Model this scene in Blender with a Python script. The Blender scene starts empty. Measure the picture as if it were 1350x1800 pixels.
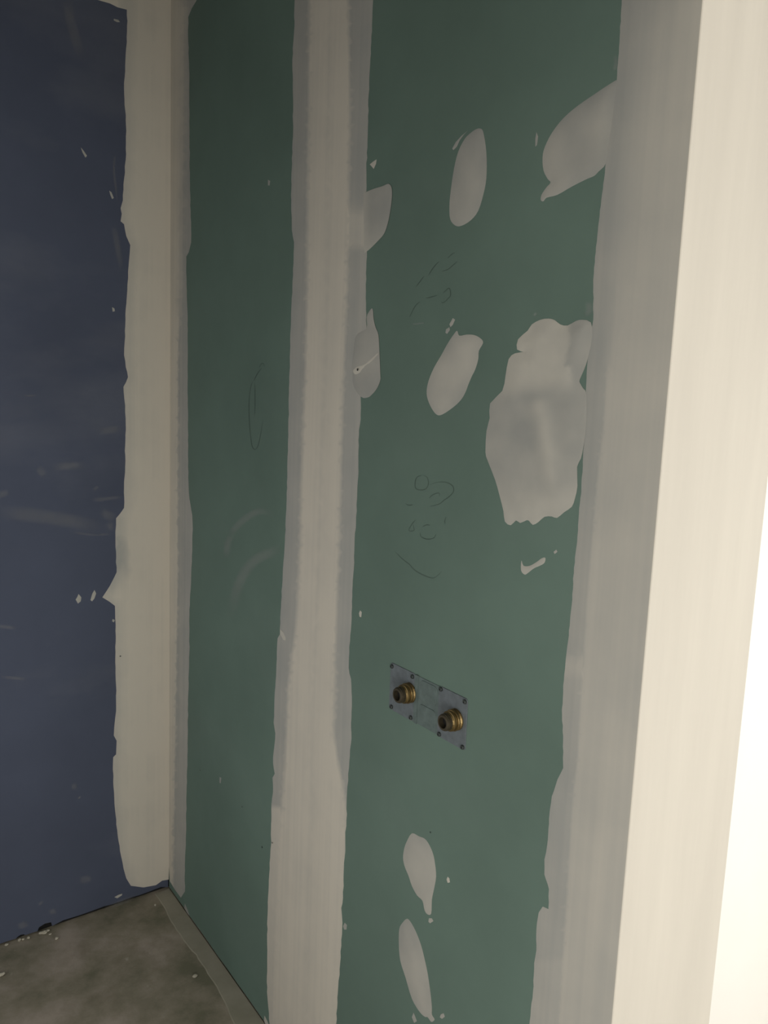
import bpy, bmesh, math, random
from mathutils import Vector, Matrix, noise
from mathutils.geometry import delaunay_2d_cdt

random.seed(7)
SC = bpy.context.scene
COL = SC.collection

# ------------------------------------------------------------------ camera
H = 1.60                                   # eye height
CAMX, CAMY = -0.8796, 0.0                  # the green wall's face is X = 0
F_PX, YAW, PITCH, ROLL = 1370.49, 0.63343999, -0.13740029, 0.04030984

def cam_axes():
    cy, sy = math.cos(YAW), math.sin(YAW)
    cp, sp = math.cos(PITCH), math.sin(PITCH)
    cr, sr = math.cos(ROLL), math.sin(ROLL)
    fwd = Vector((sy*cp, cy*cp, sp))
    right = Vector((cy, -sy, 0))
    up = right.cross(fwd)
    return cr*right + sr*up, -sr*right + cr*up, fwd
RX, UP, FW = cam_axes()
CAM = Vector((CAMX, CAMY, H))
cd = bpy.data.cameras.new('camera')
cam = bpy.data.objects.new('camera', cd)
COL.objects.link(cam)
cd.sensor_fit = 'VERTICAL'
cd.sensor_height = 36.0
cd.lens = F_PX/1800*36.0
cd.clip_start = 0.02
cam.matrix_world = Matrix(((RX.x, UP.x, -FW.x, CAM.x), (RX.y, UP.y, -FW.y, CAM.y),
                           (RX.z, UP.z, -FW.z, CAM.z), (0, 0, 0, 1)))
SC.camera = cam

# ------------------------------------------------------------------ world, daylight, exposure
w = bpy.data.worlds.new('world')
SC.world = w
w.use_nodes = True
wn = w.node_tree.nodes['Background']
wn.inputs['Color'].default_value = (0.80, 0.90, 1.0, 1)
wn.inputs['Strength'].default_value = 0.4

def area(name, loc, target, sx, sy, power, color):
    l = bpy.data.lights.new(name, 'AREA')
    l.shape = 'RECTANGLE'; l.size = sx; l.size_y = sy
    l.energy = power; l.color = color
    o = bpy.data.objects.new(name, l); COL.objects.link(o)
    o.location = loc
    o.rotation_euler = (Vector(target)-Vector(loc)).to_track_quat('-Z', 'Y').to_euler()
    return o
# daylight entering by the passage window behind the camera, and by a side window further along
area('window_daylight', (0.35, -1.98, 1.25), (0.35, 5.0, 1.2), 1.3, 1.3, 36, (1.0, 0.985, 0.945))
area('side_window_daylight', (2.48, -0.30, 1.25), (0.5, 0.9, 1.2), 1.1, 1.5, 42, (1.0, 0.98, 0.94))
area('left_fill_light', (-1.43, -0.75, 0.90), (0.3, -0.4, 0.85), 1.0, 1.2, 20, (1.0, 0.99, 0.97))  # added fill lamp, brightens the near green wall; no window known here
area('wet_room_fill_light', (-1.44, 1.55, 0.95), (0.0, 1.55, 0.85), 0.7, 0.9, 4.0, (1.0, 0.99, 0.97))  # invented source, added to lift the deep green wall and the floor

SC.view_settings.view_transform = 'Standard'
SC.view_settings.look = 'None'
SC.view_settings.gamma = 1.0
SC.view_settings.use_curve_mapping = False
SC.view_settings.exposure = 0.0

# ------------------------------------------------------------------ room sizes
YB = 1.44860516*H        # blue wall face
YE = 0.37376*H           # lit end face of the green wall
XT = 0.267               # thickness of that end
ZC = 2.75
ZF = -0.020               # finished floor

# ------------------------------------------------------------------ projecting photo pixels onto the real walls
def ray(x, y):
    return RX*((x-675)/F_PX) - UP*((y-900)/F_PX) + FW
def on_green(x, y):
    d = ray(x, y); return CAM + d*((0-CAMX)/d.x)
def on_blue(x, y):
    d = ray(x, y); return CAM + d*((YB-CAMY)/d.y)
def on_floor(x, y):
    d = ray(x, y); return CAM + d*((ZF-H)/d.z)
# wall frames: 2D (u, z) -> 3D with height h off the face
def GF(u, z, h=0.0): return Vector((-h, u, z))
def BF(u, z, h=0.0): return Vector((u, YB-h, z))
def gpt(x, y):
    p = on_green(x, y); return (p.y, p.z)
def bpt(x, y):
    p = on_blue(x, y); return (p.x, p.z)

# ------------------------------------------------------------------ materials
def mat(name, rough=0.85, spec=0.25):
    m = bpy.data.materials.new(name); m.use_nodes = True
    b = m.node_tree.nodes['Principled BSDF']
    b.inputs['Roughness'].default_value = rough
    b.inputs['Specular IOR Level'].default_value = spec
    return m, m.node_tree, b
def N(nt, t, **kw):
    n = nt.nodes.new(t)
    for k, v in kw.items(): setattr(n, k, v)
    return n
def noise_node(nt, scale, detail=4, rough=0.55, stretch=(1, 1, 1), loc=(0, 0, 0)):
    tc = N(nt, 'ShaderNodeTexCoord'); mp = N(nt, 'ShaderNodeMapping')
    mp.inputs['Scale'].default_value = stretch
    mp.inputs['Location'].default_value = loc
    n = N(nt, 'ShaderNodeTexNoise')
    n.inputs['Scale'].default_value = scale; n.inputs['Detail'].default_value = detail
    n.inputs['Roughness'].default_value = rough
    nt.links.new(tc.outputs['Object'], mp.inputs['Vector'])
    nt.links.new(mp.outputs['Vector'], n.inputs['Vector'])
    return n.outputs['Fac']
def ramp(nt, fac, stops):
    r = N(nt, 'ShaderNodeValToRGB')
    e = r.color_ramp.elements
    while len(e) < len(stops): e.new(0.5)
    for el, (p, c) in zip(e, stops):
        el.position = p; el.color = (*c, 1) if len(c) == 3 else c
    nt.links.new(fac, r.inputs['Fac'])
    return r.outputs['Color']
def mix(nt, fac, a, b, mode='MIX'):
    n = N(nt, 'ShaderNodeMix', data_type='RGBA', blend_type=mode)
    for sock, v in ((n.inputs[0], fac), (n.inputs[6], a), (n.inputs[7], b)):
        if isinstance(v, (int, float)): sock.default_value = v
        elif isinstance(v, tuple): sock.default_value = (*v, 1)
        else: nt.links.new(v, sock)
    return n.outputs[2]
def math_node(nt, op, a, b=0.0, clamp=False):
    n = N(nt, 'ShaderNodeMath', operation=op); n.use_clamp = clamp
    for i, v in enumerate((a, b)):
        if isinstance(v, (int, float)): n.inputs[i].default_value = v
        else: nt.links.new(v, n.inputs[i])
    return n.outputs[0]
def bump(nt, b, h, strength=0.15, dist=0.002):
    n = N(nt, 'ShaderNodeBump')
    n.inputs['Strength'].default_value = strength; n.inputs['Distance'].default_value = dist
    nt.links.new(h, n.inputs['Height']); nt.links.new(n.outputs['Normal'], b.inputs['Normal'])

GREEN = (0.147, 0.216, 0.180)
BLUE = (0.088, 0.102, 0.150)
CREAM = (0.670, 0.622, 0.535)
GREY = (0.402, 0.402, 0.377)

def board_mat(name, c, dust):
    m, nt, b = mat(name, 0.8, 0.2)
    a = noise_node(nt, 2.2, 5, 0.6)
    k = ramp(nt, a, [(0.3, tuple(v*0.90 for v in c)), (0.7, tuple(v*1.10 for v in c))])
    # wiped dust: broad, stretched sideways
    d = noise_node(nt, 1.6, 5, 0.55, (1, 1, 2.2), (3, 1, 2))
    dm = ramp(nt, d, [(0.52, (0, 0, 0)), (0.80, (1, 1, 1))])
    k = mix(nt, math_node(nt, 'MULTIPLY', dm, dust), k, (0.40, 0.40, 0.40))
    nt.links.new(k, b.inputs['Base Color'])
    bump(nt, b, noise_node(nt, 350, 2), 0.06, 0.0006)
    return m
M_GREEN = board_mat('green_moisture_board', GREEN, 0.05)
M_BLUE = board_mat('blue_sound_board', BLUE, 0.16)

def compound_mat(name, axis_stretch=(60, 60, 0.9), tint=(1, 1, 1), skim=GREY):
    """dried jointing compound: thin skim shows grey, full coats show cream; 'coat' is stored per vertex"""
    m, nt, b = mat(name, 0.88, 0.2)
    at = N(nt, 'ShaderNodeAttribute'); at.attribute_name = 'coat'
    st = noise_node(nt, 1.0, 3, 0.5, axis_stretch)                 # trowel streaks
    sv = math_node(nt, 'MULTIPLY', math_node(nt, 'SUBTRACT', st, 0.5), 0.42)
    bl = noise_node(nt, 9.0, 4, 0.5)
    bv = math_node(nt, 'MULTIPLY', math_node(nt, 'SUBTRACT', bl, 0.5), 0.5)
    f = math_node(nt, 'ADD', math_node(nt, 'ADD', at.outputs['Fac'], sv), bv, True)
    c = mix(nt, f, skim, tuple(CREAM[i]*tint[i] for i in range(3)))
    nt.links.new(c, b.inputs['Base Color'])
    bump(nt, b, st, 0.25, 0.0008)
    return m
M_COMP = compound_mat('joint_compound')
M_PATCH = compound_mat('filler_compound', (14, 14, 14), (0.97, 0.99, 1.0), tuple(v*0.9 for v in GREY))

def simple_noise_mat(name, c0, c1, scale, rough=0.85, bs=0.2, stretch=(1, 1, 1), spec=0.25, bd=0.002):
    m, nt, b = mat(name, rough, spec)
    n = noise_node(nt, scale, 6, 0.6, stretch)
    nt.links.new(ramp(nt, n, [(0.3, c0), (0.7, c1)]), b.inputs['Base Color'])
    if bs: bump(nt, b, n, bs, bd)
    return m
M_END = simple_noise_mat('end_face_compound', (0.56, 0.522, 0.455), (0.615, 0.574, 0.500), 2.0, 0.85, 0.05, (9, 9, 0.8))
M_WHITE = simple_noise_mat('white_plaster', (0.80, 0.78, 0.73), (0.85, 0.83, 0.79), 1.5)
M_LEFT = simple_noise_mat('pale_plaster', (0.58, 0.56, 0.52), (0.66, 0.64, 0.6), 1.5)
M_CORE = simple_noise_mat('gypsum_core', (0.30, 0.29, 0.27), (0.36, 0.35, 0.33), 8)
M_FLEE = simple_noise_mat('plaster_fleck', (0.48, 0.48, 0.45), (0.62, 0.60, 0.56), 60)
M_CRUMB = simple_noise_mat('plaster_crumb', (0.40, 0.37, 0.29), (0.60, 0.56, 0.46), 90, 0.9)
M_CHALK = simple_noise_mat('screed_strip', (0.29, 0.275, 0.21), (0.36, 0.335, 0.265), 14, 0.9, 0.3)
M_DARK = simple_noise_mat('gap_shade', (0.012, 0.012, 0.011), (0.02, 0.019, 0.018), 10)  # near-black colour paints the shade behind the board gap and in the bores
M_PENCIL = simple_noise_mat('graphite', (0.055, 0.07, 0.06), (0.10, 0.13, 0.11), 120, 0.6, 0)
M_SCREW = simple_noise_mat('dark_screw', (0.03, 0.035, 0.035), (0.05, 0.06, 0.055), 200, 0.5, 0, spec=0.5)

def floor_mat():
    m, nt, b = mat('bare_concrete', 0.85, 0.25)
    a = noise_node(nt, 4.5, 7, 0.66)
    k = ramp(nt, a, [(0.36, (0.19, 0.18, 0.125)), (0.5, (0.305, 0.27, 0.205)), (0.64, (0.42, 0.36, 0.30))])
    s = noise_node(nt, 9.0, 6, 0.6, (1, 1, 1), (4, 2, 0))
    k = mix(nt, ramp(nt, s, [(0.55, (0, 0, 0)), (0.72, (0.5, 0.5, 0.5))]), k, (0.20, 0.175, 0.125))
    s2 = noise_node(nt, 26.0, 4, 0.6, (1, 1, 1), (1, 7, 0))
    k = mix(nt, ramp(nt, s2, [(0.68, (0, 0, 0)), (0.78, (0.6, 0.6, 0.6))]), k, (0.48, 0.43, 0.36))
    nt.links.new(k, b.inputs['Base Color'])
    bump(nt, b, noise_node(nt, 55, 5, 0.65), 0.30, 0.002)
    return m
M_FLOOR = floor_mat()

def film_mat(name, c, amount):
    """a rubbed film of plaster dust that thins out at its rim ('coat' per vertex is how much dust lies there)"""
    m, nt, b = mat(name, 0.95, 0.1)
    b.inputs['Base Color'].default_value = (*c, 1)
    at = N(nt, 'ShaderNodeAttribute'); at.attribute_name = 'coat'
    n = noise_node(nt, 40, 4, 0.6, (1, 1, 1))
    f = math_node(nt, 'MULTIPLY', at.outputs['Fac'], math_node(nt, 'ADD', n, 0.45))
    nt.links.new(math_node(nt, 'MULTIPLY', f, amount, True), b.inputs['Alpha'])
    return m
M_SMEAR = film_mat('plaster_dust_smear', (0.46, 0.48, 0.46), 0.27)
M_SMEAR_B = film_mat('plaster_dust_smear_blue_board', (0.42, 0.41, 0.39), 0.17)

def metal_mat(name, c, rough, metallic=1.0):
    m, nt, b = mat(name, rough, 0.5)
    n = noise_node(nt, 70, 4, 0.6)
    nt.links.new(ramp(nt, n, [(0.3, tuple(v*0.7 for v in c)), (0.7, c)]), b.inputs['Base Color'])
    b.inputs['Metallic'].default_value = metallic
    return m
M_BRASS = metal_mat('brass', (0.36, 0.255, 0.115), 0.42)
M_BRASS_D = metal_mat('tarnished_brass', (0.075, 0.06, 0.036), 0.6, 0.4)
M_PLATE = metal_mat('dull_galvanised_plate', (0.160, 0.186, 0.202), 0.7, 0.0)
M_BEAD = simple_noise_mat('corner_bead_skim', (0.50, 0.455, 0.385), (0.56, 0.51, 0.43), 3.0)

# ------------------------------------------------------------------ mesh helpers
def link(name, me, m, parent=None):
    o = bpy.data.objects.new(name, me)
    if m: me.materials.append(m)
    COL.objects.link(o)
    if parent: o.parent = parent
    return o
def from_data(name, vs, fs, m, parent=None, coat=None, smooth=False):
    me = bpy.data.meshes.new(name)
    me.from_pydata([tuple(v) for v in vs], [], fs)
    if coat is not None:
        a = me.attributes.new('coat', 'FLOAT', 'POINT')
        a.data.foreach_set('value', coat)
    if smooth:
        me.polygons.foreach_set('use_smooth', [True]*len(me.polygons))
    me.update()
    return link(name, me, m, parent)
def from_bm(name, bm, m, parent=None, smooth=False):
    me = bpy.data.meshes.new(name)
    bmesh.ops.recalc_face_normals(bm, faces=bm.faces)
    bm.to_mesh(me); bm.free()
    if smooth: me.polygons.foreach_set('use_smooth', [True]*len(me.polygons))
    return link(name, me, m, parent)
def add_box(bm, a, b, bevel=0.0):
    r = bmesh.ops.create_cube(bm, size=1)
    for v in r['verts']:
        v.co = Vector([(a[i]+b[i])/2 + v.co[i]*(b[i]-a[i]) for i in range(3)])
    if bevel:
        es = list({e for v in r['verts'] for e in v.link_edges})
        bmesh.ops.bevel(bm, geom=es, offset=bevel, segments=2, affect='EDGES', profile=0.5)
def box(name, a, b, m, parent=None, bevel=0.0):
    bm = bmesh.new(); add_box(bm, a, b, bevel)
    return from_bm(name, bm, m, parent)
def struct(o): o['kind'] = 'structure'; return o
def tag(o, label, cat, group=None):
    o['label'] = label; o['category'] = cat
    if group: o['group'] = group
    return o
def empty(name, loc):
    o = bpy.data.objects.new(name, None); COL.objects.link(o)
    o.location = loc; o.empty_display_size = 0.05
    return o

# polygons in photo pixels: smoothing and edge roughness
def catmull(pts, n=4, closed=True):
    out = []; L = len(pts)
    rng = range(L if closed else L-1)
    for i in rng:
        g = (lambda k: pts[k % L]) if closed else (lambda k: pts[max(0, min(L-1, k))])
        p0, p1, p2, p3 = g(i-1), g(i), g(i+1), g(i+2)
        for s in range(n):
            t = s/n
            out.append(tuple(0.5*((2*p1[k]) + (-p0[k]+p2[k])*t + (2*p0[k]-5*p1[k]+4*p2[k]-p3[k])*t*t
                                  + (-p0[k]+3*p1[k]-3*p2[k]+p3[k])*t**3) for k in (0, 1)))
    if not closed: out.append(tuple(pts[-1]))
    return out
def crop(pts, ox, oy, s=2.7): return [(x/s+ox, y/s+oy) for x, y in pts]
def interp(pl, y):
    """x of a polyline of (x, y) at height y (first segment that holds y)"""
    if y <= pl[0][1]: return pl[0][0]
    for (x0, y0), (x1, y1) in zip(pl, pl[1:]):
        if y0 <= y <= y1 and y1 > y0: return x0 + (x1-x0)*(y-y0)/(y1-y0)
    return pl[-1][0]
def seg_dist(p, poly):
    best = 9e9
    px, py = p
    for i in range(len(poly)):
        ax, ay = poly[i-1]; bx, by = poly[i]
        dx, dy = bx-ax, by-ay
        L = dx*dx+dy*dy
        t = 0 if L == 0 else max(0, min(1, ((px-ax)*dx+(py-ay)*dy)/L))
        d = (px-ax-dx*t)**2 + (py-ay-dy*t)**2
        if d < best: best = d
    return math.sqrt(best)
def inside(p, poly):
    c = False; x, y = p; j = len(poly)-1
    for i in range(len(poly)):
        xi, yi = poly[i]; xj, yj = poly[j]
        if (yi > y) != (yj > y) and x < (xj-xi)*(y-yi)/(yj-yi)+xi: c = not c
        j = i
    return c
def sstep(a, b, x):
    t = max(0, min(1, (x-a)/(b-a))) if a != b else float(x > a)
    return t*t*(3-2*t)

def spread(name, poly_px, to_uv, frame, m, parent, step, hfun, cfun, extra=(), lift=0.0, rim=None):
    """a layer of compound spread on a wall: outline in photo pixels laid on the real wall plane,
       hfun/cfun give its thickness and coat at (pixel, distance to the rim in px)"""
    vs = list(poly_px); n = len(vs)
    edges = [(i, (i+1) % n) for i in range(n)]
    x0 = min(p[0] for p in vs); x1 = max(p[0] for p in vs)
    y0 = min(p[1] for p in vs); y1 = max(p[1] for p in vs)
    sx, sy = step
    pts = []
    yy = y0+sy/2; r = 0
    while yy < y1:
        xx = x0 + sx/2*(1+r % 2)
        while xx < x1:
            pts.append((xx+random.uniform(-.2, .2)*sx, yy+random.uniform(-.2, .2)*sy)); xx += sx
        yy += sy; r += 1
    pts += list(extra)
    # a ring just inside the rim gives the layer a real edge
    for i in range(n):
        (ax, ay), (bx, by) = vs[i-1], vs[(i+1) % n]
        dx, dy = bx-ax, by-ay; L = math.hypot(dx, dy) or 1
        for s in (1, -1):
            q = (vs[i][0]-dy/L*2.2*s, vs[i][1]+dx/L*2.2*s)
            if inside(q, vs) and seg_dist(q, vs) > 1.2: pts.append(q)
    vs += [p for p in pts if inside(p, poly_px) and seg_dist(p, poly_px) > 1.0]
    ov, oe, of, *_ = delaunay_2d_cdt([Vector(p) for p in vs], edges, [], 1, 1e-4)
    V = []; C = []
    for v in ov:
        d = seg_dist((v.x, v.y), poly_px)
        u, z = to_uv(v.x, v.y)
        if d < 0.05: h = rim(v.x, v.y) if rim else 0.0001
        else: h = hfun(v.x, v.y, d)
        V.append(frame(u, z, h+lift)); C.append(cfun(v.x, v.y, d))
    F = []
    for f in of:
        F.append(list(f))
    o = from_data(name, V, F, m, parent, C, True)
    bm = bmesh.new(); bm.from_mesh(o.data)
    # face out of the wall
    out = frame(0, 0, 1)-frame(0, 0, 0)
    for f in bm.faces:
        f.normal_update()
        if f.normal.dot(out) < 0: f.normal_flip()
    bm.to_mesh(o.data); bm.free()
    return o

# ------------------------------------------------------------------ the shell of the room
XL = -1.45; YF = -2.0; XR = 2.5; YH = 0.80
struct(box('floor', (XL-0.1, YF-0.1, ZF-0.12), (XR+0.1, YB+0.15, ZF), M_FLOOR))
struct(box('ceiling', (XL-0.1, YF-0.1, ZC), (XR+0.1, YB+0.15, ZC+0.1), M_CORE))
bm = bmesh.new()      # left wall, with made-up openings behind the two added fill lamps
add_box(bm, (XL-0.1, YF-0.1, ZF), (XL, -1.25, ZC)); add_box(bm, (XL-0.1, -0.25, ZF), (XL, 1.2, ZC))
add_box(bm, (XL-0.1, 1.9, ZF), (XL, YB+0.15, ZC)); add_box(bm, (XL-0.1, 1.2, ZF), (XL, 1.9, 0.5)); add_box(bm, (XL-0.1, 1.2, 1.4), (XL, 1.9, ZC))
add_box(bm, (XL-0.1, -1.25, ZF), (XL, -0.25, 0.3)); add_box(bm, (XL-0.1, -1.25, 1.5), (XL, -0.25, ZC))
struct(from_bm('wall_left', bm, M_LEFT))
wall_back = struct(box('wall_back', (XL, YB+0.0125, ZF), (XT, YB+0.13, ZC), M_DARK))
wall_right = struct(box('wall_right', (0.0125, YE+0.0125, ZF), (XT-0.0125, YB+0.0125, ZC), M_CORE))
# the front of the wet room: a doorway in which the picture was taken
bm = bmesh.new()
add_box(bm, (XL, YE-0.10, ZF), (-1.30, YE, ZC))
add_box(bm, (-1.30, YE-0.10, 2.12), (-0.02, YE, ZC))
struct(from_bm('wall_front', bm, M_LEFT))
# passage beyond the end of the green wall
struct(box('wall_passage', (XT+0.002, YH, ZF), (XR, YH+0.1, ZC), M_WHITE))
bm = bmesh.new()      # right-hand passage wall with a window opening
add_box(bm, (XR, YF, ZF), (XR+0.1, YH+0.1, 0.5)); add_box(bm, (XR, YF, 2.0), (XR+0.1, YH+0.1, ZC))
add_box(bm, (XR, YF, 0.5), (XR+0.1, -0.85, 2.0)); add_box(bm, (XR, 0.25, 0.5), (XR+0.1, YH+0.1, 2.0))
struct(from_bm('wall_passage_right', bm, M_WHITE))
bm = bmesh.new()      # wall behind the camera with a window opening
add_box(bm, (XL, YF-0.1, ZF), (XR, YF, 0.60)); add_box(bm, (XL, YF-0.1, 1.90), (XR, YF, ZC))
add_box(bm, (XL, YF-0.1, 0.60), (-0.30, YF, 1.90)); add_box(bm, (1.00, YF-0.1, 0.60), (XR, YF, 1.90))
struct(from_bm('wall_passage_front', bm, M_LEFT))

# ------------------------------------------------------------------ boards
def prism(name, outline, frame, depth, m, parent, h0=0.0):
    n = len(outline)
    V = [frame(u, z, h0) for u, z in outline]+[frame(u, z, h0-depth) for u, z in outline]
    F = [list(range(n)), list(range(2*n-1, n-1, -1))]+[[i, (i+1) % n, n+(i+1) % n, n+i] for i in range(n)]
    o = from_data(name, V, F, m, parent)
    bm = bmesh.new(); bm.from_mesh(o.data)
    bmesh.ops.recalc_face_normals(bm, faces=bm.faces); bm.to_mesh(o.data); bm.free()
    return o
YJ = gpt(575, 900)[0]           # joint between the two green sheets
for a, b in ((YB-0.001, YJ+0.001), (YJ-0.001, YE+0.0005)):
    n = 14
    bot = []
    for i in range(n+1):
        t = i/n; y = a+(b-a)*t
        bot.append((y, ZF+0.006+random.uniform(0, 0.0035)))
    o = prism('plasterboard', [(a, ZC-0.002)]+bot+[(b, ZC-0.002)], GF, 0.0125, M_GREEN, wall_right)
    o['label'] = 'green moisture-resistant board' + (' between inner corner and middle joint' if a > YJ else ' between middle joint and lit wall end')
# blue sheet with a ragged bottom edge over a dark gap
bot = []
xs = XL+0.002
while xs < -0.004:
    bot.append((xs, ZF+(0.0075 if xs < -0.40 else 0.012)+random.uniform(0, 0.003))); xs += random.uniform(0.02, 0.05)
def notch(px0, px1, py, h):
    a = bpt(px0, py)[0]; b = bpt(px1, py)[0]
    global bot
    bot = [p for p in bot if not (a-0.004 < p[0] < b+0.004)]
    bot += [(a, ZF+0.007), (a+0.004, ZF+h*0.75), ((a+b)/2, ZF+h), (b-0.003, ZF+h*0.9), (b, ZF+0.008)]
    bot.sort()
notch(66, 92, 1636, 0.024)
notch(28, 44, 1649, 0.014)
blue = prism('plasterboard', [(-0.003, ZC-0.002), (XL+0.002, ZC-0.002)]+bot+[(-0.003, ZF+0.006)], BF, 0.0125, M_BLUE, wall_back)
blue['label'] = 'dark blue board with scuffs and a ragged bottom edge'

# ------------------------------------------------------------------ bands of jointing compound
def rough(pl, amp=0.8, seg=9):
    """more points along a hand-trowelled edge, with slight raggedness"""
    out = []
    for (x0, y0), (x1, y1) in zip(pl, pl[1:]):
        n = max(1, int(math.hypot(x1-x0, y1-y0)/seg))
        for i in range(n):
            t = i/n
            k = amp if i else 0
            out.append((x0+(x1-x0)*t+random.uniform(-k, k), y0+(y1-y0)*t))
    out.append(pl[-1]); return out

CL = [(120, -60), (150, -25), (172, 0), (193, 6), (207, 13), (223, 17), (224, 37), (223, 74), (220, 115), (218, 156), (220, 193), (222, 230),
      (221, 281), (218, 315), (216, 352), (212, 366), (214, 376), (212, 389), (218, 394), (222, 415), (229, 431), (227, 456), (224, 500),
      (221, 543), (220, 591), (218, 624), (221, 645), (225, 663), (217, 680), (220, 713), (221, 746), (220, 783), (220, 820),
      (218, 857), (218, 893), (211, 903), (204, 911), (203, 946), (203, 961), (205, 1006), (193, 1030), (180, 1050), (193, 1058),
      (202, 1065), (203, 1109), (203, 1146), (203, 1183), (204, 1205), (204, 1250), (201, 1276), (200, 1293), (205, 1302),
      (204, 1326), (199, 1331), (199, 1374), (202, 1422), (206, 1459), (211, 1496), (217, 1526), (222, 1544), (230, 1557),
      (252, 1560), (274, 1556), (285, 1548), (296.5, 1546)]
CR = [(360, -60), (346, 0), (337, 15), (331, 30), (331, 74), (333, 130), (333, 222), (334, 333), (336, 400), (336, 426), (332, 443),
      (327.5, 451), (328, 500), (330, 561), (330, 635), (330, 709), (331, 783), (331, 839), (333, 876), (338, 906), (339, 930),
      (338, 968), (336, 1017), (333, 1072), (333, 1146), (331, 1220), (330, 1294), (330, 1318), (328, 1393), (327, 1467),
      (325, 1522), (325, 1567), (318, 1578), (307, 1563), (298.5, 1549)]
def cor(y): return 299.4 + (297.0-299.4)*(y/1546)      # the inner corner itself in pixels
def px_corner(z):
    p = Vector((0, YB, z))-CAM
    return (675+F_PX*p.dot(RX)/p.dot(FW), 900-F_PX*p.dot(UP)/p.dot(FW))
corner_line = [px_corner(z) for z in [ZC-0.003]+[2.7-0.06*i for i in range(45)]+[0.012]]
corner_line = [p for p in corner_line if p[1] < 1546]

left_edge = rough(CL, 0.7)
poly = [p for p in corner_line if p[1] > -62][::-1]
polyL = left_edge + [(p[0], p[1]) for p in poly]
def px_green(u, z):
    p = Vector((0, u, z))-CAM
    return (675+F_PX*p.dot(RX)/p.dot(FW), 900-F_PX*p.dot(UP)/p.dot(FW))
def full_height(pl):
    """carry a band's edge on to the ceiling and to the floor, outside the picture"""
    t = px_green(gpt(*pl[0])[0], ZC-0.006); b = px_green(gpt(*pl[-1])[0], ZF+0.014)
    return ([t] if t[1] < pl[0][1] else [])+list(pl)+([b] if b[1] > pl[-1][1] else [])
def tz(d, t=0.0016, w=16): return t*sstep(0, w, d)+0.0003
def hL(x, y, d):
    e = min(d, max(0.1, 400)); return tz(min(d, abs(x-interp(CL[3:], y))+1) if y < 1540 else d)
def cL(x, y, d):
    dl = abs(x-interp(CL[5:], y))
    c = 0.62+0.38*sstep(2, 22, dl)
    if 905 < y < 1060 and x < 232: c -= 0.30*sstep(232, 212, x)*(0.4+0.6*sstep(1062, 1010, y))
    if 945 < y < 1002 and 203 < x < 226: c -= 0.35
    return max(0.05, c)
ob = spread('corner_joint_band', polyL, bpt, BF, M_COMP, wall_back, (9, 16), hL, cL)
ob['label'] = 'cream jointing compound down the blue side of the inner corner'
polyR = [p for p in corner_line if p[1] > -62] + rough(CR, 0.5)[::-1]
CIN = [(330, -60), (322, 200), (318, 500), (314.5, 620), (314, 1000), (309.5, 1300), (306, 1500), (305, 1580)]
def cRf(x, y, d):
    i = interp(CIN, y); s = 6 if y < 560 else 1.4
    return 0.12+0.66*sstep(i+s, i-s, x)-0.3*math.exp(-((x-i)/1.1)**2)*(y > 600)
ex = [(interp(CIN, y)+k, y) for y in range(560, 1560, 14) for k in (-1.6, 0, 1.6)]
ob = spread('corner_joint_band', polyR, gpt, GF, M_COMP, wall_right, (6, 16), lambda x, y, d: tz(d, 0.0012, 9), cRf, ex)
ob['label'] = 'narrow strip of compound down the green side of the inner corner'

ML = [(520, -60), (518, 0), (517, 56), (514, 104), (515, 167), (515, 241), (512, 315), (512, 370), (513, 404), (517, 426), (516, 463),
      (514, 505), (512, 543), (510, 617), (508, 691), (507, 765), (505, 820), (504, 876), (501, 950), (500, 967), (497, 1011),
      (494, 1067), (492, 1105), (492, 1115), (488, 1122), (486, 1167), (484, 1207), (482, 1248), (481, 1270), (484, 1289), (481, 1322),
      (480, 1341), (483, 1360), (479, 1367), (480, 1385), (477, 1422), (476, 1467), (477, 1481), (475, 1507), (472, 1567), (470, 1615),
      (470, 1670), (469, 1726), (471, 1763), (474, 1800), (476, 1828)]
MR = [(659, -60), (656, 0), (654, 44), (651, 104), (649, 148), (647, 204), (646, 259), (644, 296), (644, 339), (645, 441), (643, 500),
      (643, 524), (644, 583), (639, 640), (634, 698), (634, 728), (631, 765), (630, 820), (628, 865), (626, 909), (623, 967), (621, 1011),
      (619, 1067), (617, 1107), (614, 1137), (613, 1174), (617, 1193), (618, 1215), (618, 1252), (617, 1307), (613.5, 1350), (610, 1393),
      (609, 1441), (607, 1474), (606, 1507), (604, 1537), (603, 1578), (600, 1596), (602, 1622), (600, 1652), (598, 1693), (594, 1744),
      (591, 1800), (589, 1840)]
ML = full_height(ML); MR = full_height(MR)
MIL = [(548, -60), (545, 0), (544, 200), (541, 500), (538, 650), (532, 820), (529, 950), (522, 1100), (508, 1200), (502, 1350), (489, 1500), (478, 1800)]
MIR = [(614, -60), (613, 0), (617, 200), (615, 330), (612, 500), (606, 650), (602, 780), (598, 950), (592, 1100), (590, 1200), (588, 1290), (597, 1350), (608, 1410), (604, 1800)]
MIL = full_height(MIL); MIR = full_height(MIR)
def cM(x, y, d):
    a = interp(MIL, y); b = interp(MIR, y)
    s = 4
    c = 0.10+0.85*sstep(a-s, a+s, x)*sstep(b+3, b-3, x)
    c -= 0.16*math.exp(-((x-(a+(b-a)*0.5))/(0.05*(b-a)))**2)
    if 355 < y < 445: c += 0.5*sstep(355, 385, y)*sstep(445, 430, y)*(x > b)
    if y > 1420: c = max(c, 0.75)
    return max(0.0, min(1, c))
ex = [(interp(q, y)+k, y) for q in (MIL, MIR) for y in range(-40, 1790, 15) for k in (-3.5, 0, 3.5)]
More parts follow.
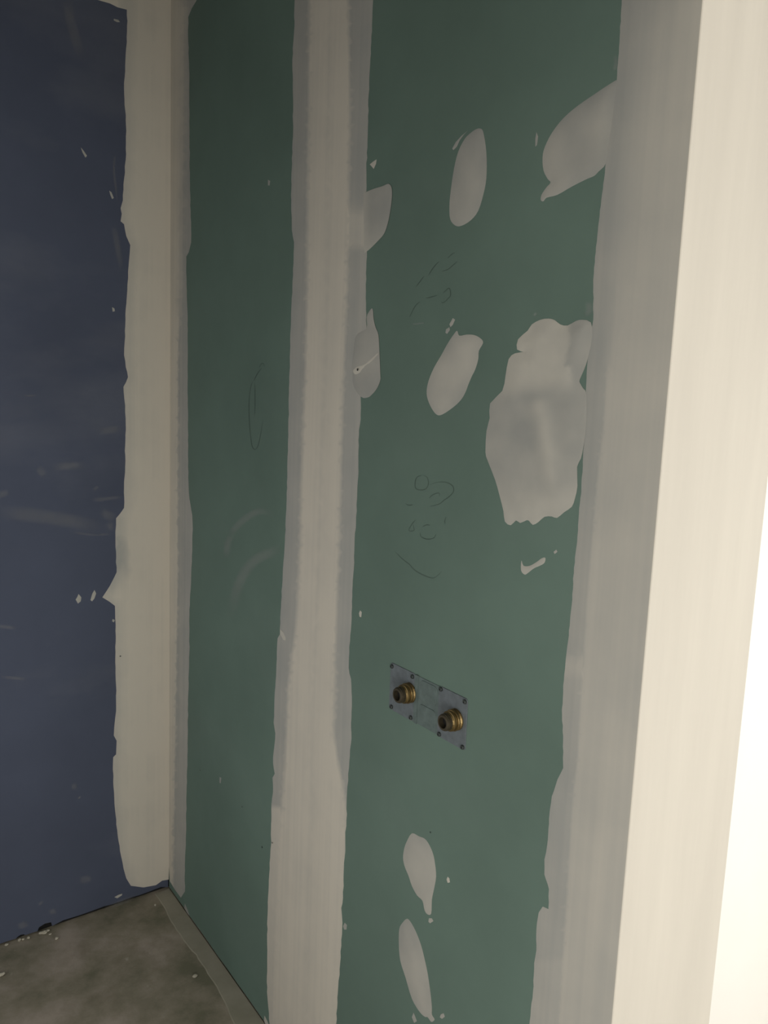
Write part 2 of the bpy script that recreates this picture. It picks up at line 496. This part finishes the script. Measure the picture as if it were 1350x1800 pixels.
ob = spread('joint_band', rough(ML, 0.6)+rough(MR, 0.8)[::-1], gpt, GF, M_COMP, wall_right, (9, 16),
            lambda x, y, d: tz(d, 0.0018, 30)+0.00018*math.sin(x*0.55)*sstep(0, 20, d), cM, ex)
ob['label'] = 'wide cream band over the middle board joint with grey feathered sides'

# band along the outer corner: its right side is the corner itself
RL = [(1096, -60), (1093, 0), (1090, 56), (1088, 93), (1085, 130), (1076, 210), (1065, 285), (1057, 352), (1050, 415), (1044, 480), (1043, 505), (1043, 561), (1036, 598),
      (1033, 635), (1030, 687), (1028, 746), (1025, 802), (1022, 857), (1017, 913), (1015, 943), (1009, 998), (1006, 1054), (1000, 1117),
      (994, 1165), (990, 1206), (988, 1257), (990, 1294), (990, 1350), (980, 1370), (970, 1400), (966, 1430), (962, 1485), (957, 1511),
      (957, 1537), (965, 1563), (964, 1598), (954, 1593.5), (947, 1604), (943, 1633), (943, 1670), (939, 1693), (937, 1744), (931, 1796), (927, 1830)]
RL = full_height(RL)
def px_edge(z):
    p = Vector((0, YE+0.001, z))-CAM
    return (675+F_PX*p.dot(RX)/p.dot(FW), 900-F_PX*p.dot(UP)/p.dot(FW))
outer = [px_edge(z) for z in [ZC-0.006-(ZC-ZF-0.020)/92*i for i in range(93)]]
RIN = [(1165, -60), (1160, 0), (1130, 200), (1105, 400), (1085, 560), (1068, 654), (1063, 746), (1054, 820), (1046, 913), (1043, 943), (1035, 1043), (1028, 1154),
       (1022, 1239), (1017, 1331), (1009, 1393), (1000, 1541), (993, 1652), (985, 1793)]
RIN = full_height(RIN)
def cRR(x, y, d):
    i = interp(RIN, y); s = 40 if y < 500 else (16 if y < 640 else 2.2)
    c = 0.10+0.32*sstep(i-s, i+s, x)
    if 1690 < y < 1830 and x < i: c += 0.14
    if 1150 < y < 1205 and x < i: c += 0.3*sstep(1150, 1160, y)*sstep(1205, 1175, y)
    return min(1, c)
ex = [(interp(RIN, y)+k, y) for y in range(560, 1800, 13) for k in (-2.4, 0, 2.4)]
ob = spread('corner_bead_band', rough(RL, 0.7)+outer[::-1], gpt, GF, M_COMP, wall_right, (12, 20),
            lambda x, y, d: tz(max(0.3, min(d+300*(x > interp(RIN, y)), x-interp(RL, y))), 0.0016, 28), cRR, ex,
            rim=lambda x, y: 0.0019 if x > interp(RL, y)+60 else 0.0001)
ob['label'] = 'compound along the outer corner with a thinner grey margin'

# the lit end of the wall: boarded, skimmed, with a bead at each arris
endb = box('end_skim', (-0.0018, YE, ZF+0.004), (XT, YE+0.012, ZC-0.002), M_END, wall_right, 0.0022)
endb['label'] = 'brightly lit cream end face of the wall'

# ------------------------------------------------------------------ filler patches on the green wall
def patch(pts, label, t=0.0014, edge=0.45, mid=0.75, n=3, cfun=None, hfun=None, step=(8, 8), lift=0.0, parent=wall_right,
          to=gpt, fr=GF, m=M_PATCH, name='filler_patch'):
    poly = catmull(pts, n)
    sd = random.uniform(0, 50)
    def hf(x, y, d):
        return 0.0004 + t*sstep(0, 22, d)*(0.85+0.3*noise.noise(Vector((x*0.03, y*0.03, sd))))
    def cf(x, y, d):
        return max(0, min(1, edge+(mid-edge)*sstep(0, 18, d)+0.22*noise.noise(Vector((x*0.022, y*0.016, sd)))))
    o = spread(name, poly, to, fr, m, parent, step, hfun or hf, cfun or cf, (), lift)
    if label: o['label'] = label
    return o

A = crop([(1065, 610), (1078, 625), (1090, 690), (1095, 760), (1093, 850), (1080, 920), (1055, 1000), (1020, 1045), (975, 1072), (945, 1070), (922, 1040), (918, 980), (925, 900), (940, 800), (960, 720), (990, 660), (1020, 630), (1045, 613)], 450, 0)
patch(A, 'upright oval grey patch high on the board, left of the leaf-shaped one', edge=0.12, mid=0.2)
B = crop([(640, 381), (590, 405), (530, 445), (450, 500), (380, 560), (325, 630), (290, 700), (280, 750), (285, 810), (305, 850), (318, 866), (298, 890), (275, 925), (272, 950), (285, 955), (300, 938), (350, 925), (420, 885), (490, 850), (525, 835), (545, 815), (582, 772), (598, 660), (612, 567), (626, 460)], 850, 0)
patch(B, 'large leaf-shaped grey patch with a tail, running under the outer corner band', edge=0.14, mid=0.22)
C_ = crop([(514, 922), (523, 913), (560, 897), (600, 885), (630, 873), (645, 890), (648, 930), (640, 1000), (628, 1060), (610, 1110), (580, 1145), (545, 1180), (525, 1195), (516, 1190), (514, 1050)], 450, 0)
patch(C_, 'upper half-oval patch spreading off the middle band', edge=0.30, mid=0.42, lift=0.0011,
      cfun=lambda x, y, d: 0.12+0.45*sstep(655, 635, x)+0.15*sstep(380, 430, y))
D = crop([(555, 250), (560, 300), (570, 340), (583, 375), (588, 460), (592, 560), (592, 590), (575, 630), (550, 660), (530, 672), (500, 668), (460, 610), (440, 520), (445, 440), (475, 375), (526, 345), (527, 290), (540, 262)], 450, 450)
patch(D, 'pointed grey patch on the middle band, pierced by a small screw hole', edge=0.14, mid=0.25, lift=0.0009)
E_ = crop([(955, 355), (965, 378), (1000, 373), (1035, 375), (1065, 390), (1078, 412), (1058, 450), (1055, 490), (1040, 540), (1025, 570), (1008, 610), (995, 645), (975, 680), (940, 715), (885, 752), (858, 753), (835, 725), (815, 680), (810, 640), (820, 590), (845, 530), (880, 470), (910, 415), (940, 370)], 450, 450)
patch(E_, 'slanting oval patch between the middle band and the large patch', edge=0.22, mid=0.38)
F_ = crop([(310, 297), (340, 305), (365, 325), (400, 330), (440, 308), (470, 303), (510, 315), (517, 380), (498, 480), (478, 540), (458, 585), (458, 602), (475, 630), (490, 660), (488, 800), (476, 900), (463, 962), (445, 1000), (447, 1090), (435, 1150), (420, 1190), (385, 1215), (350, 1243), (325, 1236), (290, 1238), (262, 1262), (235, 1276), (218, 1258), (205, 1254), (175, 1267), (155, 1255), (130, 1278), (102, 1260), (95, 1210), (75, 1130), (55, 1060), (20, 970), (10, 930), (15, 830), (30, 770), (32, 700), (90, 640), (105, 570), (120, 490), (150, 462), (190, 455), (160, 444), (165, 395), (210, 355), (230, 325), (270, 303)], 850, 450)
def cF(x, y, d):
    X, Y = (x-850)*2.7, (y-450)*2.7
    c = 0.20
    c += 0.42*sstep(690, 580, Y+0.15*(X-200))*sstep(432, 408, X+0.25*abs(Y-400)*(Y < 520)-0.1*(Y-520)*(Y > 520))  # upper cream coat
    c += 0.30*sstep(980, 1180, Y)*sstep(0, 60, X)                                        # lower edge
    rx = 270+max(0, Y-700)*0.16
    c += 0.32*math.exp(-((X-rx)/38)**2)*sstep(650, 720, Y)*sstep(1150, 1000, Y)          # cream ridge
    c -= 0.20*math.exp(-((X-170)/80)**2-((Y-830)/90)**2)
    c -= 0.15*math.exp(-((X-230)/60)**2-((Y-670)/30)**2)
    return max(0, min(1, c+0.10*noise.noise(Vector((x*0.03, y*0.03, 3)))))
def hF(x, y, d):
    X, Y = (x-850)*2.7, (y-450)*2.7
    rx = 275+max(0, Y-700)*0.16
    h = 0.0004+0.0018*sstep(0, 30, d)
    h += 0.0016*math.exp(-((X-rx)/45)**2)*sstep(640, 720, Y)*sstep(1250, 1000, Y)
    h += 0.0010*sstep(720, 640, Y+0.15*(X-200))*sstep(0, 20, d)
    return h+0.0004*noise.noise(Vector((x*0.04, y*0.03, 9)))
ob = patch(F_, 'largest patch, ragged along its lower edge, beside the outer corner band', n=2, cfun=cF, hfun=hF, step=(6, 6), lift=0.0004)
G_ = crop([(740, 445), (775, 460), (800, 470), (820, 495), (840, 540), (850, 590), (855, 650), (845, 710), (835, 760), (832, 825), (815, 830), (800, 810), (790, 765), (765, 740), (740, 695), (725, 650), (705, 600), (698, 560), (703, 520), (715, 485)], 450, 1300)
patch(G_, 'upper of the two low patches below the pipe fittings', edge=0.42, mid=0.5)
H_ = crop([(718, 850), (740, 875), (765, 925), (785, 980), (800, 1040), (815, 1110), (828, 1200), (835, 1270), (835, 1305), (848, 1328), (832, 1340), (815, 1318), (800, 1315), (775, 1290), (740, 1230), (710, 1130), (685, 1050), (678, 970), (680, 900), (695, 870)], 450, 1300)
patch(H_, 'lowest long slanting patch near the floor', edge=0.22, mid=0.38)
I_ = crop([(180, 365), (190, 390), (220, 390), (255, 370), (275, 355), (293, 352), (290, 375), (272, 388), (240, 402), (210, 425), (195, 432), (178, 412)], 850, 850)
patch(I_, 'small hooked dab below the largest patch', edge=0.5, mid=0.7, step=(4, 4))

# flecks and drips of compound (px outlines small enough to sit by hand)
def fleck(pts, parent=wall_right, to=gpt, fr=GF, edge=0.75):
    return patch(pts, None, t=0.0022, edge=edge, mid=0.95, step=(3, 3), n=1, parent=parent, to=to, fr=fr, name='compound_fleck')
fleck([(662, 280), (661, 288), (657, 297), (652, 291), (650, 289), (656, 284)])
fleck([(823, 229), (816, 236), (808, 247), (803, 258), (797, 264), (795, 261), (801, 250), (811, 239)], edge=0.1)
fleck([(796, 559), (800, 562), (796, 571), (792, 575), (790, 570)], edge=0.3)
fleck([(790, 575), (791, 580), (786, 587), (783, 585), (784, 579)], edge=0.2)
fleck([(633, 1073), (636, 1076), (635, 1085), (632, 1084), (631, 1078)])
fleck([(787, 1541), (790, 1544), (791, 1551), (787, 1552), (785, 1546)])
fleck([(754, 1614), (759, 1614), (762, 1619), (756, 1623), (753, 1620)], edge=0.3)
fleck([(775, 1783), (780, 1781), (782, 1787), (777, 1791), (773, 1788)], edge=0.4)
fleck([(727, 1780), (730, 1787), (733, 1795), (728, 1798), (724, 1788)], edge=0.2)
fleck([(606, 1622), (610, 1626), (609, 1634), (605, 1634), (603, 1628)], edge=0.2)
fleck([(943, 232), (946, 240), (944, 255), (941, 258), (941, 244)], edge=0.0)
fleck([(973, 970), (978, 966), (980, 970), (975, 974)], edge=0.1)
fleck([(471, 316), (475, 318), (474, 326), (471, 326)], edge=0.0)
fleck([(386, 1366), (389, 1367), (388, 1377), (386, 1376)], edge=0.0)
fleck([(325, 1588), (331, 1602), (333, 1610), (329, 1605), (324, 1596)], edge=0.0)
fleck([(465, 1785), (470, 1795), (473, 1803), (468, 1804), (464, 1794)], edge=0.6)
fleck([(493, 1106), (499, 1112), (504, 1124), (503, 1130), (498, 1124), (493, 1115)], edge=0.7).location.x = -0.0008
for p in ([(138, 1044), (143, 1050), (142, 1057), (137, 1061), (133, 1054), (136, 1049)],
          [(166, 1037), (169, 1043), (166, 1052), (162, 1057), (159, 1055), (162, 1044)],
          [(198, 1088), (202, 1090), (200, 1094), (197, 1092)],
          [(142, 259), (147, 265), (153, 274), (150, 277), (145, 268)],
          [(192, 335), (196, 338), (200, 348), (197, 350), (194, 343)],
          [(197, 540), (201, 542), (202, 547), (198, 548)],
          [(200, 33), (208, 35), (211, 39), (206, 39), (200, 36)],
          [(201, 1577), (208, 1573), (215, 1571), (214, 1574), (206, 1579)]):
    fleck(p, wall_back, bpt, BF, 0.35)

# ------------------------------------------------------------------ ribbons: pencil lines, dust smears
def ribbon_data(pts, wpx, to, fr, h, wfun=None, across=3, fade=0.35):
    P = catmull(pts, 4, False) if len(pts) > 2 else [tuple(Vector(pts[0]).lerp(Vector(pts[1]), i/6)) for i in range(7)]
    V = []; F = []; Cc = []
    n = len(P)
    for i, p in enumerate(P):
        a = P[max(0, i-1)]; b = P[min(n-1, i+1)]
        dx, dy = b[0]-a[0], b[1]-a[1]; L = math.hypot(dx, dy) or 1
        t = i/(n-1)
        ww = wpx*(wfun(t) if wfun else 1)
        for k in range(across):
            s = k/(across-1)-0.5
            u, z = to(p[0]-dy/L*ww*s, p[1]+dx/L*ww*s)
            V.append(fr(u, z, h)); Cc.append((1-(abs(s)*2)**2)*sstep(0, fade, t)*sstep(1, 1-fade, t))
    for i in range(n-1):
        for k in range(across-1):
            a = i*across+k
            F.append([a, a+1, a+across+1, a+across])
    return V, F, Cc
def ribbons(name, strokes, wpx, m, parent, to, fr, h, wfun=None, across=3, fade=0.35):
    V = []; F = []; C = []
    for s in strokes:
        pts, ww = (s if isinstance(s[1], (int, float)) else (s, wpx))
        v, f, c = ribbon_data(pts, ww, to, fr, h, wfun, across, fade)
        o = len(V); V += v; C += c; F += [[i+o for i in q] for q in f]
    return from_data(name, V, F, m, parent, C)
taper = lambda t: 0.55+0.45*math.sin(math.pi*min(1, max(0, t)))
def pencil_mat():
    m = film_mat('pencil_graphite', (0.03, 0.036, 0.034), 0.36); return m
M_PEN = pencil_mat()
def sc(pts, ox, oy, s): return [(x/s+ox, y/s+oy) for x, y in pts]
up_ = [sc(q, 680, 420, 7.5) for q in (
    [(695, 290), (610, 385), (550, 480)], [(490, 490), (440, 560), (385, 635)],
    [(725, 428), (810, 400), (870, 350), (935, 290)], [(800, 260), (860, 200), (900, 180)],
    [(300, 1035), (340, 950), (380, 880), (440, 825)], [(510, 780), (590, 766), (670, 738)],
    [(715, 830), (748, 842), (800, 795), (842, 740), (825, 650), (780, 680), (740, 720)])]
lo_ = [sc(q, 680, 820, 7.5) for q in (
    [(470, 115), (400, 140), (375, 210), (385, 290), (450, 310), (520, 290), (550, 220), (530, 140), (470, 115)],
    [(560, 245), (650, 212), (730, 204), (800, 215), (870, 260), (880, 330), (820, 400), (760, 440), (700, 490), (620, 515), (550, 525)],
    [(560, 425), (590, 385), (650, 355), (695, 355), (690, 395)],
    [(245, 485), (290, 510), (345, 505)],
    [(385, 700), (340, 750), (290, 840), (360, 842), (345, 760)],
    [(440, 870), (450, 920), (500, 950), (560, 957), (620, 940), (655, 880)],
    [(470, 795), (520, 770), (570, 775)], [(785, 660), (765, 720), (772, 760)],
    [(100, 1115), (220, 1230), (300, 1290), (340, 1340), (420, 1400), (570, 1465), (640, 1460), (740, 1370)])]
ov = [[(456, 646), (459, 640), (463, 639), (465, 645)], [(445.5, 669), (441, 680), (438, 702), (438, 730), (440, 760), (443, 783), (448, 790), (454, 783), (458, 765), (463, 735)],
      [(448, 672), (448.5, 700), (448, 732)], [(461, 646), (452, 658), (446, 670)]]
o = ribbons('pencil_mark', up_, 2.6, M_PEN, wall_right, gpt, GF, 0.0003, taper, 3, 0.08); o['label'] = 'faint pencilled figures above the slanting oval patch'
o = ribbons('pencil_mark', lo_, 2.6, M_PEN, wall_right, gpt, GF, 0.0003, taper, 3, 0.08); o['label'] = 'faint pencilled figures ringed by an arc, above the pipe fittings'
o = ribbons('pencil_mark', ov, 2.2, M_PEN, wall_right, gpt, GF, 0.0003, taper, 3, 0.08); o['label'] = 'thin pencilled loop on the board left of the middle band'

sm = [(sc([(1090, 260), (1110, 220), (1160, 170), (1230, 132), (1310, 148)], 0, 850, 2.7), 15),
      (sc([(1340, 300), (1290, 325), (1210, 365), (1150, 440), (1115, 540), (1100, 670)], 0, 850, 2.7), 22),
      (sc([(1075, 360), (1080, 290), (1100, 240)], 0, 850, 2.7), 14)]
ribbons('dust_smear', sm, 15, M_SMEAR, wall_right, gpt, GF, 0.00025, None, 5)['label'] = 'pale arcs of rubbed plaster dust left of the middle band'
ribbons('dust_smear', [([(723, 570), (735, 569), (748, 567)], 4), ([(1080, 95), (1083, 112), (1078, 126)], 9), ([(1032, 528), (1036, 545), (1028, 556)], 14), ([(938, 556), (944, 549)], 6)], 6, M_SMEAR, wall_right, gpt, GF, 0.00025, None, 5)
bs = [([(118, -10), (122, 30), (132, 66), (145, 104)], 22), ([(199, 395), (206, 430), (214, 478)], 13), ([(203, 270), (200, 300), (208, 360)], 6),
      ([(160, 880), (185, 877), (216, 873)], 9), ([(164, 863), (173, 854)], 8), ([(176, 898), (190, 906), (204, 912)], 20), ([(188, 915), (196, 935)], 16),
      ([(40, 696), (66, 695)], 4), ([(-5, 872), (6, 868), (16, 863)], 14), ([(90, 822), (150, 816)], 16), ([(65, 820), (80, 838)], 16),
      ([(-10, 900), (50, 905), (120, 915), (190, 930)], 30), ([(-10, 1100), (30, 1104)], 8), ([(130, 1375), (131, 1390)], 12), ([(138, 1400), (141, 1404)], 9),
      ([(138, 1548), (150, 1546), (160, 1540)], 16), ([(0, 1190), (50, 1194)], 7), ([(70, 1585), (74, 1590)], 12), ([(170, 760), (216, 752)], 16),
      ([(30, 1630), (50, 1622)], 14), ([(85, 1605), (100, 1600)], 12), ([(185, 1600), (240, 1575)], 14),
      ([(120, 935), (165, 940), (200, 938)], 6)]
ribbons('dust_smear', bs, 10, M_SMEAR_B, wall_back, bpt, BF, 0.00025, None, 5)['label'] = 'pale scuffs and wiped plaster dust over the blue board'

# screw dimples
def disc(name, c, r, m, parent, frame, h, depth=0.0008, n=12):
    V = [frame(c[0], c[1], h)]; F = []
    for k in range(n):
        a = 2*math.pi*k/n
        V.append(frame(c[0]+r*math.cos(a), c[1]+r*math.sin(a), h+depth))
    for k in range(n): F.append([0, 1+k, 1+(k+1) % n])
    return from_data(name, V, F, m, parent)
for px, r in (((461, 1489), 0.0024), ((352, 1354), 0.0022), ((426, 1418), 0.002), ((757, 1463), 0.0016), ((480, 1481), 0.002)):
    disc('screw_dimple', gpt(*px), r, M_SCREW, wall_right, GF, 0.0006 if px[0] != 480 else 0.0026, 0.0002)
disc('screw_hole', gpt(632, 650), 0.0026, M_SCREW, wall_right, GF, 0.0046, 0.0003)['label'] = 'small dark screw hole in the pointed grey patch'
disc('screw_hole', bpt(211, 1153), 0.0022, M_SCREW, wall_back, BF, 0.0028, 0.0003)
# raised lip from the hole up to the right, across the pointed patch
lp = patch([(622, 652), (629, 645), (640, 641), (652, 633), (664, 622), (666, 623), (656, 634), (644, 644), (634, 655), (626, 658)], None, t=0.002, edge=0.85, mid=1.0, lift=0.0022, step=(4, 4), name='compound_ridge')

# ------------------------------------------------------------------ shower mixer mounting plate with two brass fittings
pc = on_green(754, 1240)
plate = empty('pipe_mounting_plate', (0, pc.y, pc.z))
tag(plate, 'dull grey mixer mounting plate with two brass pipe fittings on green board', 'pipe bracket')
def loc(u, z): return (u-pc.y, z-pc.z)
PF = lambda u, z, h=0.0: Vector((-h, u, z))
s = {k: loc(*gpt(*v)) for k, v in dict(a=(691, 1171), b=(727, 1189), c=(777, 1211), d=(819, 1233), e=(690, 1242), f=(724, 1261), g=(774, 1290), h=(815, 1313)).items()}
zt = (s['a'][1]+s['d'][1]+s['b'][1]+s['c'][1])/4
zb = (s['e'][1]+s['f'][1]+s['g'][1]+s['h'][1])/4
m_ = 0.006
def rrect(u0, u1, z0, z1, r, n=4):
    out = []
    for cx, cz, a0 in ((u1-r, z1-r, 0), (u0+r, z1-r, 90), (u0+r, z0+r, 180), (u1-r, z0+r, 270)):
        for k in range(n+1):
            a = math.radians(a0+90*k/n); out.append((cx+r*math.cos(a), cz+r*math.sin(a)))
    return out
def slab(name, pts, h0, h1, m, parent, bev=0.0008):
    cu = sum(p[0] for p in pts)/len(pts); cz = sum(p[1] for p in pts)/len(pts)
    n = len(pts)
    inn = [(p[0]+(cu-p[0])/max(1e-6, math.hypot(cu-p[0], cz-p[1]))*bev, p[1]+(cz-p[1])/max(1e-6, math.hypot(cu-p[0], cz-p[1]))*bev) for p in pts]
    V = [PF(u, z, h0) for u, z in pts]+[PF(u, z, h1-bev) for u, z in pts]+[PF(u, z, h1) for u, z in inn]
    F = [[i, (i+1) % n, n+(i+1) % n, n+i] for i in range(n)]+[[n+i, n+(i+1) % n, 2*n+(i+1) % n, 2*n+i] for i in range(n)]+[list(range(2*n, 3*n)), list(range(n-1, -1, -1))]
    o = from_data(name, V, F, m, parent)
    bm = bmesh.new(); bm.from_mesh(o.data); bmesh.ops.recalc_face_normals(bm, faces=bm.faces); bm.to_mesh(o.data); bm.free()
    return o
ua, ub = s['a'][0], s['b'][0]; uc, ud = s['c'][0], s['d'][0]       # u falls to the right in view
wing1 = slab('plate_wing', rrect(ub-m_, ua+m_, zb-m_, zt+m_, 0.006), 0.0002, 0.0018, M_PLATE, plate)
wing2 = slab('plate_wing', rrect(ud-m_, uc+m_, zb-m_, zt+m_, 0.006), 0.0002, 0.0018, M_PLATE, plate)
M_PLATE2 = metal_mat('dull_plate_bridge', (0.142, 0.190, 0.180), 0.7, 0.0)
br = slab('plate_bridge', [(uc+m_-0.001, zb-m_+0.001), (ub-m_+0.001, zb-m_+0.001), (ub-m_+0.001, zt+m_-0.001), (uc+m_-0.001, zt+m_-0.001)], 0.0002, 0.0014, M_PLATE2, plate)
# two embossed fields and a rib on the bridge
bw = ub-uc-2*m_
zm = (zt+zb)/2
slab('embossed_field', rrect(uc+m_+bw*0.08, ub-m_-bw*0.26, zm+0.004, zt+0.001, 0.007), 0.0012, 0.0027, M_PLATE2, br)
slab('embossed_field', rrect(uc+m_+bw*0.08, ub-m_-bw*0.26, zb-0.001, zm-0.004, 0.007), 0.0012, 0.0027, M_PLATE2, br)
slab('rib', [(ub-m_-bw*0.16, zb-m_), (ub-m_-bw*0.04, zb-m_), (ub-m_-bw*0.04, zt+m_), (ub-m_-bw*0.16, zt+m_)], 0.0012, 0.0030, M_PLATE2, br)
# screws
def lathe(prof, n=20, axis_c=(0, 0), close=True):
    """prof: (h off the wall, radius)"""
    V = []; F = []
    for h, r in prof:
        for k in range(n):
            a = 2*math.pi*k/n; V.append(PF(axis_c[0]+r*math.cos(a), axis_c[1]+r*math.sin(a), h))
    for j in range(len(prof)-1):
        for k in range(n):
            F.append([j*n+k, j*n+(k+1) % n, (j+1)*n+(k+1) % n, (j+1)*n+k])
    if close: F.append(list(range((len(prof)-1)*n, len(prof)*n)))
    return V, F
def lathe_obj(name, prof, c, m, parent, n=20, smooth=True):
    V, F = lathe(prof, n, c)
    o = from_data(name, V, F, m, parent, None, False)
    bm = bmesh.new(); bm.from_mesh(o.data); bmesh.ops.recalc_face_normals(bm, faces=bm.faces); bm.to_mesh(o.data); bm.free()
    return o
for k, q in s.items():
    w_ = wing1 if k in 'abef' else wing2
    o = lathe_obj('screw', [(0.0016, 0.0042), (0.0044, 0.0040), (0.0056, 0.0030), (0.0056, 0.0015), (0.0040, 0.0013)], q, M_SCREW, w_, 12)
# fittings: flange, hexagon, threaded collar, dark bore
def hexa(name, c, r, h0, h1, m, parent):
    pts = [(c[0]+r*math.cos(math.radians(60*k+15)), c[1]+r*math.sin(math.radians(60*k+15))) for k in range(6)]
    return slab(name, pts, h0, h1, m, parent, 0.0015)
for px in ((722, 1217), (803, 1264)):
    c = loc(*gpt(*px))
    f = lathe_obj('brass_fitting', [(0.001, 0.0190), (0.004, 0.0190), (0.006, 0.0170), (0.0085, 0.0165), (0.0085, 0.0185), (0.0105, 0.0193), (0.0125, 0.0185), (0.0130, 0.0165),
                                    (0.0155, 0.0162), (0.0165, 0.0175), (0.0185, 0.0178), (0.0195, 0.0160), (0.022, 0.0150)], c, M_BRASS, plate, 28)
    f['label'] = 'brass wall fitting, ' + ('left one' if px[0] < 760 else 'right one')
    V, F = lathe([(0.021, 0.0148), (0.024, 0.0150), (0.0245, 0.0140), (0.0265, 0.0140), (0.027, 0.0149), (0.0295, 0.0149), (0.030, 0.0140), (0.0318, 0.0138), (0.0328, 0.0126), (0.0328, 0.0098), (0.022, 0.0094)], 24, c)
    o = from_data('threaded_collar', V, F, M_BRASS_D, f)
    bm = bmesh.new(); bm.from_mesh(o.data); bmesh.ops.recalc_face_normals(bm, faces=bm.faces); bm.to_mesh(o.data); bm.free()
    o = disc('bore', c, 0.0094, M_DARK, f, PF, 0.0235, 0.0, 16)

# ------------------------------------------------------------------ floor strip and crumbs
flo = bpy.data.objects['floor']
ins = [(272, 1572), (288, 1594), (301, 1620), (320, 1650), (333, 1668), (344, 1679), (365, 1712), (385, 1744), (403, 1782), (420, 1815)]
P = [on_floor(*p) for p in catmull(ins, 4, False)]
V = []; F = []
for i, p in enumerate(P):
    j = random.uniform(-0.0015, 0.0015)
    V += [(p.x+j, p.y, ZF), (p.x+j+0.003, p.y, ZF+0.0012), (-0.001, p.y+0.0, ZF+0.0030), ]
n = len(P)
for i in range(n-1):
    a = i*3
    F += [[a, a+1, a+4, a+3], [a+1, a+2, a+5, a+4]]
V[0:3] = [(V[0][0], YB-0.004, ZF), (V[1][0], YB-0.004, ZF+0.0012), (-0.001, YB-0.004, ZF+0.0030)]
xw = P[-1].x
V += [(xw, YE+0.05, ZF), (xw+0.003, YE+0.05, ZF+0.0012), (-0.001, YE+0.05, ZF+0.0030)]
a = (n-1)*3
F += [[a, a+1, a+4, a+3], [a+1, a+2, a+5, a+4]]
o = from_data('screed_strip', V, F, M_CHALK, flo); o['label'] = 'smoother strip of screed along the foot of the green board'
bm = bmesh.new(); bm.from_mesh(o.data)
for f in bm.faces:
    f.normal_update()
    if f.normal.z < 0: f.normal_flip()
bm.to_mesh(o.data); bm.free()

def crumb(px, py, r, label, group=None):
    p = on_floor(px, py)
    bm = bmesh.new()
    bmesh.ops.create_icosphere(bm, subdivisions=2, radius=1)
    sd = random.uniform(0, 99)
    q = (random.uniform(0.8, 1.3), random.uniform(0.7, 1.1), random.uniform(0.5, 0.8))
    for v in bm.verts:
        k = 1+0.45*noise.noise(v.co*1.3+Vector((sd, 0, 0)))
        v.co = Vector((v.co.x*q[0], v.co.y*q[1], v.co.z*q[2]))*k*r
    zmin = min(v.co.z for v in bm.verts)
    for v in bm.verts: v.co.z -= zmin
    o = from_bm('plaster_crumb', bm, M_CRUMB)
    o.location = (p.x, min(p.y, YB-r*1.5), ZF)
    if abs(p.x) < 0.06: o.location.z = ZF+0.0043
    return tag(o, label, 'crumb', group)
GR = 'plaster crumbs along the foot of the blue board'
for px, py, r, l in ((71, 1640, 0.0055, 'leftmost crumb of the little heap at the wide notch under the blue board'),
                     (78, 1641, 0.006, 'biggest crumb, in the middle of the little heap at the wide notch'),
                     (84, 1637, 0.0048, 'rearmost crumb of the heap, tucked into the wide notch'),
                     (88, 1643, 0.004, 'rightmost crumb of the little heap at the wide notch'),
                     (100, 1651, 0.0055, 'lone round plaster crumb just in front and right of the notch heap'),
                     (33, 1651, 0.0055, 'larger pale crumb lying at the narrow notch left of the heap'),
                     (40, 1650, 0.004, 'small crumb touching the larger one at the narrow notch'),
                     (50, 1650, 0.0045, 'single crumb between the narrow notch and the heap'),
                     (11, 1660, 0.0045, 'plaster crumb at the far left end of the gap under the blue board')):
    crumb(px, py, r, l, GR)
crumb(343, 1717, 0.0062, 'white round crumb beside the screed strip', GR)
crumb(3, 1716, 0.0075, 'flat pale crumb at the left on bare concrete', GR)
crumb(273, 1592, 0.004, 'small crumb near the inner corner', GR)
